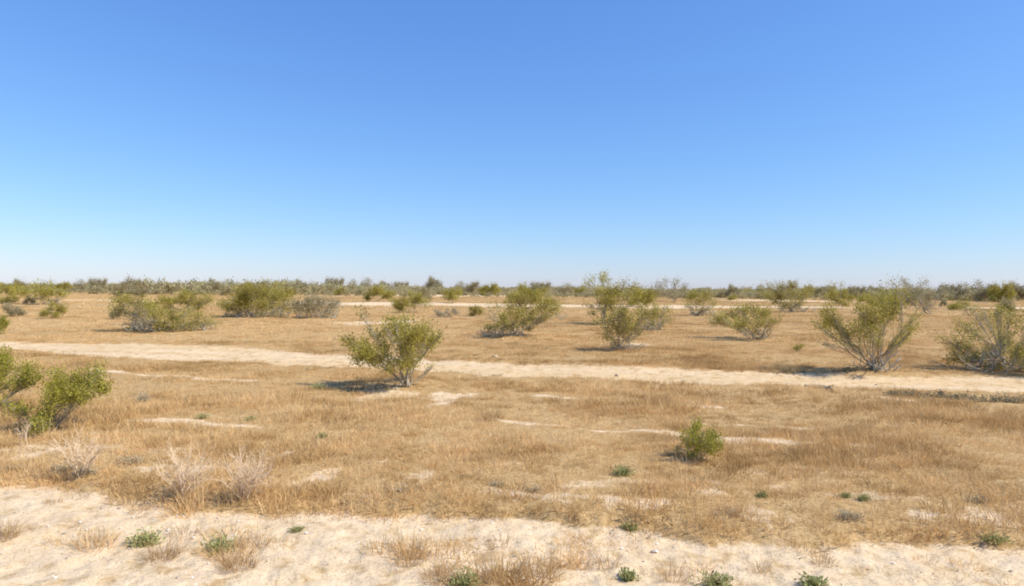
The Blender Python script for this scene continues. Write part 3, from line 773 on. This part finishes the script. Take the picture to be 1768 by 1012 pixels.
B('green_shrub', 'shrub', 'dense green shrub half cut off by the left edge above the road', (-4, 577), box=(-26, 15, 545), n=9, cover=2, low=0.25, fan=0.7, material=M_FRESH)
B('creosote_bush', 'bush', 'broad olive bush with grey bare stems below, at far left on the skyline', (88, 526), [
    (48, 503, 12, 6, 1), (65, 496, 11, 6, .9), (82, 490, 9, 6, .7), (85, 500, 12, 6, 1.2), (98, 502, 10, 6, 1), (108, 508, 8, 4, .9), (72, 506, 12, 5, 1), (82, 515, 11, 5, .15), (95, 517, 9, 5, .15), (70, 514, 8, 4, .3)],
  cover=1.7, stems=2.4, r_base=0.045, spread=0.7, leaf=0.14, skirt=[(62, 108, 10, 30)])
B('creosote_bush', 'bush', 'dark olive bush at the very left edge of the skyline', (12, 515), box=(-14, 40, 487), n=12, cover=1.7, low=0.25, fan=0.7, spread=0.6)
B('creosote_bush', 'bush', 'grey brown wide bush on the skyline above the broad bleached bush', (225, 513), box=(190, 262, 484), n=15, cover=1.6, low=0.25, fan=0.7, material=M_LEAF_FAR, spread=0.8)
B('green_shrub', 'shrub', 'tiny bright green shrub alone between the leaning bush and the V shaped creosote', (1377, 607), box=(1367, 1387, 590), n=6, cover=2, low=0.25, fan=0.7, material=M_FRESH, leaf=0.05)
B('grey_shrub', 'shrub', 'thin grey twiggy shrub right of the wide olive creosote, in front of the skyline', (968, 553), box=(950, 985, 534), n=7, cover=0.5, low=0.25, material=M_GREY, dead=0.4)

# ------------------------------------------------------------------ bushes along the skyline and on the far plain: copies of six kinds
KINDS = []
for k in range(6):
    h = 2.6
    w = [3.4, 4.4, 3.0, 4.8, 3.8, 5.4][k]
    cl = auto_clumps(w, h, 700 + k, [11, 14, 9, 15, 12, 16][k], [0, .05, -.06, 0, .08, -.03][k], 0.25, [.45, .6, .35, .75, .55, .8][k])
    wood, crown = grow(cl, 1700 + k, 0.20, cover=[1.9, 2.2, 1.5, 2.3, 1.9, 2.2][k], stems=1.5, twig_n=6, r_base=0.045, spread=0.5)
    KINDS.append((wood.mesh('trunk', M_BARK, True), crown.mesh('crown', M_LEAF if k % 3 == 0 else M_LEAF_FAR), w, h))


def far_bush(px, base, half, top, k, label, group='bushes of the far plain'):
    x, y, z = ground(px, base)
    s = y / F
    tm, cm, w, h = KINDS[k % 6]
    o = thing('creosote_bush', label, 'bush', (x, y, z), group, rz=-math.atan2(x, y))
    sx, sz = 2.1 * half * s / w, (base - top) * s / h * 1.25
    for n_, me in (('trunk', tm), ('crown', cm)):
        p = part(n_, me, o); p.scale = (sx, (sx + sz) / 2, sz)
    return o


FAR = [
    (135, 504, 15, 488, 2, 'thin low skyline bush between the far left olive bush and the wide grey brown one'),
    (168, 505, 14, 486, 1, 'grey bush on the skyline touching the left side of the wide grey brown one'),
    (285, 508, 16, 492, 0, 'low bush on the skyline right after the wide grey brown one'),
    (338, 508, 13, 494, 3, 'small dark bush on the skyline above the yellow green bush'),
    (366, 509, 13, 490, 4, 'olive skyline bush, left one of a touching pair left of the large skirted bush'),
    (389, 504, 12, 488, 2, 'pale grey skyline bush, right one of a touching pair left of the large skirted bush'),
    (421, 510, 16, 493, 3, 'dark bush on the skyline at the left shoulder of the large skirted bush'),
    (516, 509, 16, 491, 4, 'grey olive bush on the skyline above the greyer thin bush'),
    (545, 508, 12, 497, 5, 'low dark bush on the skyline where the greyer thin bush ends'),
    (577, 507, 16, 486, 1, 'rounded grey bush on the skyline left of the dense green bush'),
    (588, 511, 9, 497, 0, 'small green bush standing in front of the rounded grey skyline bush'),
    (607, 508, 12, 489, 2, 'feathery thin bush on the skyline, next left of the dense green bush'),
    (630, 504, 16, 486, 2, 'feathery grey bush on the skyline, top of the dense green bush'),
    (662, 506, 13, 492, 4, 'small dark bush on the skyline, right shoulder of the dense green bush'),
    (692, 506, 13, 491, 1, 'grey bush on the skyline, left of the upright dark bush'),
    (746, 507, 15, 487, 4, 'tall grey olive bush on the skyline behind the upright dark bush'),
    (792, 506, 14, 491, 2, 'thin grey bush on the skyline behind the narrow upright bush'),
    (815, 510, 17, 491, 5, 'wide dark olive bush on the skyline right of the narrow upright bush'),
    (845, 511, 16, 494, 3, 'low dark olive bush between two wide bushes of the middle skyline'),
    (932, 509, 18, 492, 1, 'grey olive skyline bush at the right shoulder of the rounded one behind the wide creosote'),
    (975, 512, 18, 495, 2, 'thin feathery bush on the skyline, left of the tall wispy creosote'),
    (1000, 511, 12, 500, 3, 'low dark bush on the skyline at the foot of the tall wispy creosote'),
    (1210, 512, 20, 500, 5, 'low wide green bush on the skyline above the grey stemmed bush'),
    (1240, 513, 14, 501, 3, 'low dark bush on the skyline past the grey stemmed bush'),
    (1263, 516, 12, 499, 4, 'small rounded dark bush on the skyline left of the big dome topped bush'),
    (1265, 519, 7, 510, 0, 'tiny dark bush on pale ground under the small rounded skyline bush'),
    (1290, 515, 12, 501, 0, 'small olive bush on the skyline touching the big dome topped bush'),
    (1410, 514, 16, 500, 5, 'low bush on the skyline right of the big dome topped bush'),
    (1425, 513, 13, 498, 2, 'thin grey bush on the skyline left of the bush on the far track'),
    (1478, 516, 14, 499, 1, 'grey bush on the skyline right of the bush on the far track'),
    (1492, 522, 10, 509, 0, 'yellow green low bush left of the crown behind the V shaped creosote'),
    (1505, 514, 12, 500, 4, 'dark bush on the skyline behind the yellow green crown'),
    (1628, 532, 5, 520, 4, 'tiny dark bush on a pale patch right of the tall thin bush'),
    (1640, 519, 16, 497, 1, 'grey bush on the skyline right of the tall thin bush'),
    (1662, 520, 14, 496, 2, 'feathery bush on the skyline, second right of the tall thin bush'),
    (1684, 520, 15, 493, 2, 'taller feathery bush on the skyline above the sprawling half bare bush'),
    (1706, 521, 18, 496, 5, 'wide dark bush on the skyline above the sprawling half bare bush'),
    (1727, 522, 18, 496, 3, 'dense dark bush, last but one on the skyline at the right'),
    (1752, 521, 18, 498, 4, 'olive bush, last on the skyline at the right edge'),
    (1655, 536, 14, 522, 0, 'low dry bush between the tall thin bush and the sprawling one'),
    (1735, 548, 12, 524, 4, 'yellowish bush behind the bare upper branches of the sprawling bush'),
    (1560, 514, 13, 498, 0, 'olive bush on the skyline left of the tall thin bush'),
    (30, 505, 12, 489, 4, 'grey bush on the skyline second from the left edge'),
    (108, 505, 12, 491, 3, 'low dark bush on the skyline at the right shoulder of the far left olive bush'),
    (15, 525, 14, 512, 0, 'low yellowish bush above the grey shrub at the far left'),
    (50, 526, 8, 515, 4, 'tiny green bush between the grey shrub and the far left olive bush'),
    (205, 552, 12, 531, 5, 'brown dry bush touching the left side of the broad bleached bush'),
    (1310, 511, 12, 496, 2, 'thin twiggy bush on the skyline against the left flank of the big dome topped bush'),
]
for f in FAR:
    far_bush(*f)

# the brush beyond, which reads as one dark belt
R = np.random.default_rng(320)
n = 3750
by = np.concatenate([np.exp(R.uniform(math.log(235), math.log(1100), 2900)), R.uniform(150, 240, 850)]); bx = R.uniform(-1, 1, n) * by * 1.0
lib = []
for k in range(5):
    w_, c_ = grow(auto_clumps(4.2, 2.1, 1500 + k, 9, 0, 0.2, 0.7), 1600 + k, 0.34, cover=1.7, stems=1.2, twig_n=4, r_base=0.05, spread=0.5)
    c_.v += w_.v; c_.t += w_.t; c_.f += [f + c_.n for f in w_.f]
    lib.append(c_.mesh('brush', M_BRUSH))
scatter('distant_brush', lib, np.stack([bx, by, height(bx, by)], 1), R.uniform(0, 6.28, n), R.uniform(0.45, 1.25, n) * (1 + 0.5 * fbm(bx / 40, by / 60, 2, 77)), R.integers(0, 5, n), R.uniform(0, 1, n),
        'dark belt of low scrub along the horizon')

# ------------------------------------------------------------------ dead pale bushes in the near field
def dead_bush(label, base, box, seed, n_main=26, mat=M_DEAD, rb=0.0058):
    x, y, z = ground(*base); s = y / F
    R = np.random.default_rng(seed); a = Acc(); tw = Acc()
    x0, x1, top = box
    hw, h, off = (x1 - x0) / 2 * s, (base[1] - top) * s, ((x0 + x1) / 2 - base[0]) * s
    for k in range(n_main):
        u = R.uniform(-1, 1); v = R.uniform(-1, 1)
        e = np.array([off + u * hw, v * hw * 0.8, h * R.uniform(0.55, 1.0) * (1 - 0.3 * max(abs(u), abs(v)) ** 2)])
        p0 = np.array([R.normal(0, 0.02), R.normal(0, 0.02), -0.02])
        p1 = e * np.array([0.45, 0.45, 0.5]) + R.normal(0, 0.02, 3)
        t = np.linspace(0, 1, 7); pts = bez(p0, p1, e, t); pts[1:-1] += R.normal(0, 0.006, (5, 3))
        a.tube(pts, rb * (1 - 0.75 * t) * R.uniform(.6, 1.2), R.uniform(0.2, 0.9), 4)
        for q in range(14):
            ts = R.uniform(0.3, 0.95); s0 = bez(p0, p1, e, [ts])[0]
            d = unit(unit(e - p0) + R.normal(0, 0.6, 3)); L = h * R.uniform(0.12, 0.32)
            tp = np.stack([s0, s0 + d * L * .5 + R.normal(0, .01, 3), s0 + d * L + R.normal(0, .02, 3)])
            tw.tube(tp, [rb * .42, rb * .32, rb * .18], R.uniform(0.2, 1), 3)
    o = thing('dead_bush', label, 'dead bush', (x, y, z), 'bleached dead bushes near the sand')
    part('trunk', a.mesh('trunk', mat, True), o); part('twig_spray', tw.mesh('twig_spray', mat), o)


dead_bush('bleached leafless bush at the edge of the sand, left one of two close together', (316, 862), (268, 372, 766), 1)
dead_bush('bleached leafless bush at the edge of the sand, right one of two close together', (420, 866), (384, 478, 770), 2)
dead_bush('thin pale dead bush standing apart, below the nearest green shrub', (140, 822), (100, 182, 730), 3, 15)
dead_bush('pale single dead stalk right beside the bushy bright green shrub', (41, 770), (24, 50, 722), 4, 3)


# ------------------------------------------------------------------ small plants one can point to
def weed(label, px, base, w, h, seed, material=M_WEED, name='green_weed', cat='weed', group='small green weeds', leaf=None, n=None):
    x, y, z = ground(px, base); s = y / F
    R = np.random.default_rng(seed); st, lf = Acc(), Acc()
    W, Hh = w * s / 2, h * s
    Hh *= 0.75; leaf = leaf or max(0.016, min(0.032, Hh * 0.3))
    k = n or 48
    for q in range(k):
        a = R.uniform(0, 2 * PI); r = math.sqrt(R.uniform(0.05, 1))
        e = np.array([math.cos(a) * r * W, math.sin(a) * r * W * 0.8, Hh * R.uniform(0.35, 1) * (1 - 0.5 * r * r)])
        t = np.linspace(0, 1, 4); tp = bez(np.array([R.normal(0, .015), R.normal(0, .015), -.01]), e * np.array([.4, .4, .8]), e, t)
        st.tube(tp, 0.003 * (1 - .6 * t), R.uniform(.3, .8), 3)
        m = R.integers(7, 14)
        pos = bez(tp[0], tp[1], e, R.uniform(0.35, 1.0, m)) + R.normal(0, 0.2 * W + .008, (m, 3)) * np.array([1, 1, .6]); pos[:, 2] = np.maximum(pos[:, 2], 0.004)
        leaves(lf, pos, np.broadcast_to(unit(e), (m, 3)), leaf, 0.5 + R.normal(0, .22, m), R, 0.42)
    o = thing(name, label, cat, (x, y, z), group)
    part('stem', st.mesh('stem', M_STRAW), o); part('foliage', lf.mesh('foliage', material), o)


WEEDS = [
    ('dark green weed on the pale sand beside a brown tuft, left one of two alike', 250, 940, 56, 30, None),
    ('dark green weed on the pale sand beside a brown tuft, right one of two alike', 376, 950, 62, 28, None),
    ('green weed in the thin grass at the bottom edge, middle of the sand', 802, 1012, 60, 32, None),
    ('small round green weed alone on the sand near the bottom edge', 1085, 1002, 26, 26, None),
    ('grey green leafy weed cut by the bottom edge, right of the small round one', 1236, 1014, 62, 40, None),
    ('thin light green weed at the bottom edge, last one to the right', 1405, 1016, 44, 30, None),
    ('small green weed at the border of grass and sand in the middle', 1087, 915, 28, 18, None),
    ('flat green weed at the border of grass and sand near the right edge', 1714, 944, 46, 20, None),
    ('leafy light green weed in the grass below and left of the small round green shrub', 1077, 820, 40, 22, None),
    ('flat green weed in the grass right of the nearest green shrub', 348, 723, 26, 10, None),
    ('flat green weed in the grass, second right of the nearest green shrub', 432, 726, 22, 10, None),
    ('tiny upright green weed in the middle of the left grass', 557, 757, 14, 14, None),
    ('tiny pale green weed on the sand, right of the two dark green ones', 512, 917, 26, 12, None),
    ('faint green weed in the right grass, left one of two close together', 1460, 859, 20, 13, None),
    ('faint green weed in the right grass, right one of two close together', 1492, 864, 18, 15, None),
    ('faint green weed in the grass below the small round green shrub', 1316, 858, 20, 12, None),
    ('olive leafy plant in the grass by the dirt road, above the flat green weeds', 247, 694, 30, 22, M_GREY),
    ('olive low plant at the end of the lone creosote shadow', 552, 672, 34, 14, None),
]
for i, (lb, px, b_, w_, h_, m_) in enumerate(WEEDS):
    weed(lb, px, b_, w_, h_, 5000 + i, m_ or M_WEED)
GREYS = [
    ('flat grey plant in the grass above the left dead bush of the close pair', 225, 800, 70, 22), ('flat grey plant between the thin dead bush and the sand', 112, 812, 50, 20),
    ('flat grey plant at the left edge of the near grass', 20, 812, 46, 18), ('blue grey cushion plant in the near grass, left of middle', 690, 850, 48, 22),
    ('blue grey cushion plant in the near grass, middle, with pale stones of sand around', 860, 838, 34, 14), ('pale grey cushion plant in the near grass right of middle', 922, 848, 42, 16),
    ('grey plant at the foot of the right near grass above the sand', 1465, 896, 50, 26), ('flat grey plant in the near grass under the small round green shrub', 1258, 888, 60, 14),
    ('pale grey plant in the grass near the right edge', 1690, 866, 44, 18), ('grey plant at the foot of the thin dead bush', 146, 826, 40, 26),
]
for i, (lb, px, b_, w_, h_) in enumerate(GREYS):
    weed(lb, px, b_, w_, h_ * 0.75, 5200 + i, M_GREY, 'grey_plant', 'low plant', 'grey low plants in the dry grass', n=40)


def tuft(label, px, base, w, h, seed, n=170, tint=0.4):
    x, y, z = ground(px, base); s = y / F
    R = np.random.default_rng(seed); a = Acc()
    blades(a, R, int(n * 0.75), h * s * 0.85, w * s * 0.34, 0.0016, splay=0.75, droop=0.6, tint=tint, tint_sd=0.25)
    o = thing('dry_tuft', label, 'grass tuft', (x, y, z), 'brown dry tufts on the sand', mesh=a.mesh('dry_tuft', M_STRAW))


TUFTS = [
    ('big brown dry tuft cut by the left edge on the pale sand', 4, 928, 70, 46, 300), ('brown dry tuft in front of the left dark green weed', 282, 964, 76, 40, 300),
    ('brown dry tuft in front of the right dark green weed', 410, 980, 84, 44, 320), ('thin wide brown tuft on the sand left of the left dark green weed', 165, 936, 100, 30, 170),
    ('small brown tuft near the sand border above the thin wide tuft', 92, 868, 40, 16, 90), ('brown tuft behind the left dark green weed', 320, 926, 70, 30, 130),
    ('brown tuft behind the right dark green weed', 440, 938, 70, 30, 130), ('small straw tuft at the scalloped sand border between the dead bushes and weeds', 240, 884, 46, 22, 100),
    ('tiny brown tuft at the left of the sand', 58, 914, 26, 14, 60), ('brown tuft where the thin grass on the sand begins', 710, 970, 80, 38, 220),
    ('brown tuft beside the middle bottom weed, on its left', 755, 1000, 80, 44, 220), ('brown tuft beside the middle bottom weed, on its right', 870, 1005, 90, 50, 240),
    ('brown tuft right of the middle bottom weed, second one', 930, 990, 80, 44, 200), ('thin straw tuft on the sand above the middle bottom weed', 860, 940, 60, 26, 110),
    ('thin straw tuft on the sand left of the small round weed', 1048, 975, 60, 30, 120), ('brown tuft between the small round weed and the grey green leafy one', 1165, 1000, 80, 34, 150),
    ('straw tuft right of the grey green leafy weed', 1310, 985, 60, 26, 110), ('straw tuft with a fallen twig beside it on the right sand', 1420, 975, 50, 26, 110),
    ('dark brown clump of tall grass in the middle field above a bare sandy streak', 850, 724, 56, 34, 240),
    ('dry brown tuft near the broad bleached bush, left of three', 171, 565, 12, 18, 110), ('dry brown tuft near the broad bleached bush, top of three', 191, 562, 18, 16, 110),
    ('dry brown tuft near the broad bleached bush, lowest of three', 201, 573, 20, 12, 110), ('small brown tuft on the near verge of the dirt road, right of the middle', 1332, 676, 24, 12, 80),
    ('brown tuft left of the small round green shrub', 1160, 786, 30, 22, 120), ('dark dry clump standing in the near grass beside the road at right', 1463, 694, 26, 16, 120),
]
for i, (lb, px, b_, w_, h_, n_) in enumerate(TUFTS):
    tuft(lb, px, b_, w_, h_, 5400 + i, n_, 0.3 if 'dark' in lb else 0.42)


# low dark scrub along the near verge of the road at the right
def verge(label, x0, x1, base, h, seed):
    px = (x0 + x1) / 2
    x, y, z = ground(px, base); s = y / F
    R = np.random.default_rng(seed); a, lf = Acc(), Acc()
    for q in range(46):
        p = np.array([R.uniform(-.5, .5) * (x1 - x0) * s, R.normal(0, .06), 0])
        p[2] = float(height(x + p[0], y + p[1])) - z
        d = unit(np.array([R.normal(0, 1), R.normal(0, .6), abs(R.normal(.6, .4)) + .15])); L = h * s * R.uniform(.5, 1.5)
        a.tube(np.stack([p, p + d * L * .5 + R.normal(0, .01, 3), p + d * L]), [.005, .004, .002], R.uniform(0, .5), 3)
        m = 7
        leaves(lf, p + d * L * R.uniform(.2, 1, (m, 1)) + R.normal(0, .03, (m, 3)), np.broadcast_to(d, (m, 3)), 0.045, R.uniform(0, .5, m), R)
    run = np.stack([np.linspace(-.55, .55, 30) * (x1 - x0) * s, R.normal(0, .02, 30), np.zeros(30)], 1)
    run[:, 2] = height(x + run[:, 0], y + run[:, 1]) - z + 0.01
    a.tube(run, np.full(30, .006), .3, 4)
    o = thing('verge_scrub', label, 'low scrub', (x, y, z), 'low dark scrub along the road verge')
    part('twig_spray', a.mesh('twig_spray', M_BARK), o); part('foliage', lf.mesh('foliage', M_LEAF_FAR), o)


VERGE = [
    ('dark low scrub on the near road verge at right, first one from the middle', 1528, 1580, 684, 9), ('dark low scrub on the near road verge at right, second from the middle', 1580, 1640, 687, 9),
    ('dark low scrub on the near road verge at right, third from the middle', 1640, 1690, 690, 9), ('dark low scrub on the near road verge at right, longest one', 1678, 1735, 694, 10),
    ('dark low scrub on the near road verge at the right edge', 1735, 1775, 696, 10),
    ('dark low scrub under the left branches of the V shaped creosote', 1440, 1492, 640, 9), ('dark low scrub at the far road edge left of the V shaped creosote', 1335, 1400, 645, 7),
    ('low twiggy scrub in the shadow of the lone near creosote', 590, 680, 672, 15),
]
for i, v in enumerate(VERGE):
    verge(*v, 5600 + i)


# fallen branch, twig and stones
def stick(name, label, pts, r, material, seed):
    w = np.array([ground(*p) for p in pts]); o0 = w[0].copy()
    R = np.random.default_rng(seed); a = Acc()
    t = np.linspace(0, len(w) - 1, 14); c = np.stack([np.interp(t, range(len(w)), w[:, i] - o0[i]) for i in range(3)], 1)
    c[:, 2] += r * 1.1; c[1:-1] += R.normal(0, r * .5, (12, 3)) * [1, 1, .3]
    a.tube(c, r * (1 - .6 * np.linspace(0, 1, 14)), .4, 6)
    for q in range(5):
        p = c[R.integers(3, 12)]; d = unit(R.normal(0, 1, 3) * [1, 1, .3]); L = r * R.uniform(5, 12)
        a.tube(np.stack([p, p + d * L * .5, p + d * L]), [r * .5, r * .35, r * .15], .5, 4)
    thing(name, label, 'fallen branch', tuple(o0), None, mesh=a.mesh(name, material, True))


stick('fallen_branch', 'dark fallen branch lying across the near half of the dirt road at right', [(1390, 668), (1415, 669), (1430, 671), (1438, 677)], 0.03, M_BARK, 1)
stick('fallen_twig', 'pale fallen twig on the right sand below the grass border', [(1380, 966), (1410, 955), (1432, 950), (1462, 941)], 0.006, M_BARK, 2)


def stone(label, px, base, w, material, seed):
    import bmesh
    x, y, z = ground(px, base); r = w * y / F / 2
    R = np.random.default_rng(seed); bm = bmesh.new(); bmesh.ops.create_icosphere(bm, subdivisions=2, radius=r)
    ph = R.uniform(0, 6, 3)
    for v in bm.verts:
        k = 1 + .22 * math.sin(v.co.x / r * 2.3 + ph[0]) + .18 * math.sin(v.co.y / r * 2.9 + ph[1]) + R.uniform(-.07, .07)
        v.co *= k; v.co.z *= .65
    me = bpy.data.meshes.new('stone'); bm.to_mesh(me); bm.free()
    a = me.attributes.new('tint', 'FLOAT', 'FACE'); a.data.foreach_set('value', R.uniform(.2, .6, len(me.polygons)).astype(np.float32))
    me.materials.append(material)
    thing('stone', label, 'stone', (x, y, z + r * .35), None, mesh=me)


stone('pale stone lying in the grass just beyond the dirt road, left of middle', 857, 617, 6, M_PALE, 1)
stone('dark stone next to the pale one beyond the dirt road', 852, 616, 5, M_STONE, 2)
stone('brown stone lying on the dirt road under the fan shaped creosote', 1064, 652, 6, M_STONE, 3)
stone('small brown stone on the dirt road near the V shaped creosote', 1512, 665, 4, M_STONE, 4)


# ------------------------------------------------------------------ light, sky, render
SUN_EL, SUN_AZ = math.radians(46), math.radians(105)       # azimuth clockwise from the view direction: high on the right, a little behind
sd = bpy.data.lights.new('sun', 'SUN'); sd.energy = 4.2; sd.angle = math.radians(0.53); sd.color = (1.0, 0.955, 0.88)
so = link(bpy.data.objects.new('sun', sd))
to = Vector((math.cos(SUN_EL) * math.sin(SUN_AZ), math.cos(SUN_EL) * math.cos(SUN_AZ), math.sin(SUN_EL)))
so.rotation_euler = to.to_track_quat('Z', 'Y').to_euler(); so.location = (30, -5, 40)

wd = bpy.data.worlds.new('World'); scene.world = wd; wd.use_nodes = True
nt = wd.node_tree; bg = nt.nodes['Background']
sky = nt.nodes.new('ShaderNodeTexSky'); sky.sky_type = 'NISHITA'; sky.sun_disc = False
sky.sun_elevation = SUN_EL; sky.sun_rotation = SUN_AZ; sky.altitude = 0
sky.air_density = 1.2; sky.dust_density = 0.16; sky.ozone_density = 10.0
# the photograph's paler, flatter blue: green and blue are compressed a little
sep = node(nt, 'ShaderNodeSeparateColor'); nt.links.new(sky.outputs[0], sep.inputs[0])
comb = node(nt, 'ShaderNodeCombineColor')
for ch, k_, g_, m_ in (('Red', 0.98, 0.97, 1.0), ('Green', 1.035, 0.87, 0.945), ('Blue', 1.285, 0.62, 0.945)):
    a_ = node(nt, 'ShaderNodeMath', operation='MULTIPLY'); a_.inputs[1].default_value = k_ * 0.144
    p_ = node(nt, 'ShaderNodeMath', operation='POWER'); p_.inputs[1].default_value = g_
    d_ = node(nt, 'ShaderNodeMath', operation='MULTIPLY'); d_.inputs[1].default_value = m_ / 0.144
    nt.links.new(sep.outputs[ch], a_.inputs[0]); nt.links.new(a_.outputs[0], p_.inputs[0]); nt.links.new(p_.outputs[0], d_.inputs[0]); nt.links.new(d_.outputs[0], comb.inputs[ch])
nt.links.new(comb.outputs[0], bg.inputs['Color']); bg.inputs['Strength'].default_value = 0.102

vs = scene.view_settings
vs.view_transform = 'Standard'; vs.look = 'None'; vs.exposure = 0.5; vs.gamma = 1.0
scene.cycles.filter_width = 1.9
scene.cycles.max_bounces = 6; scene.cycles.transparent_max_bounces = 4
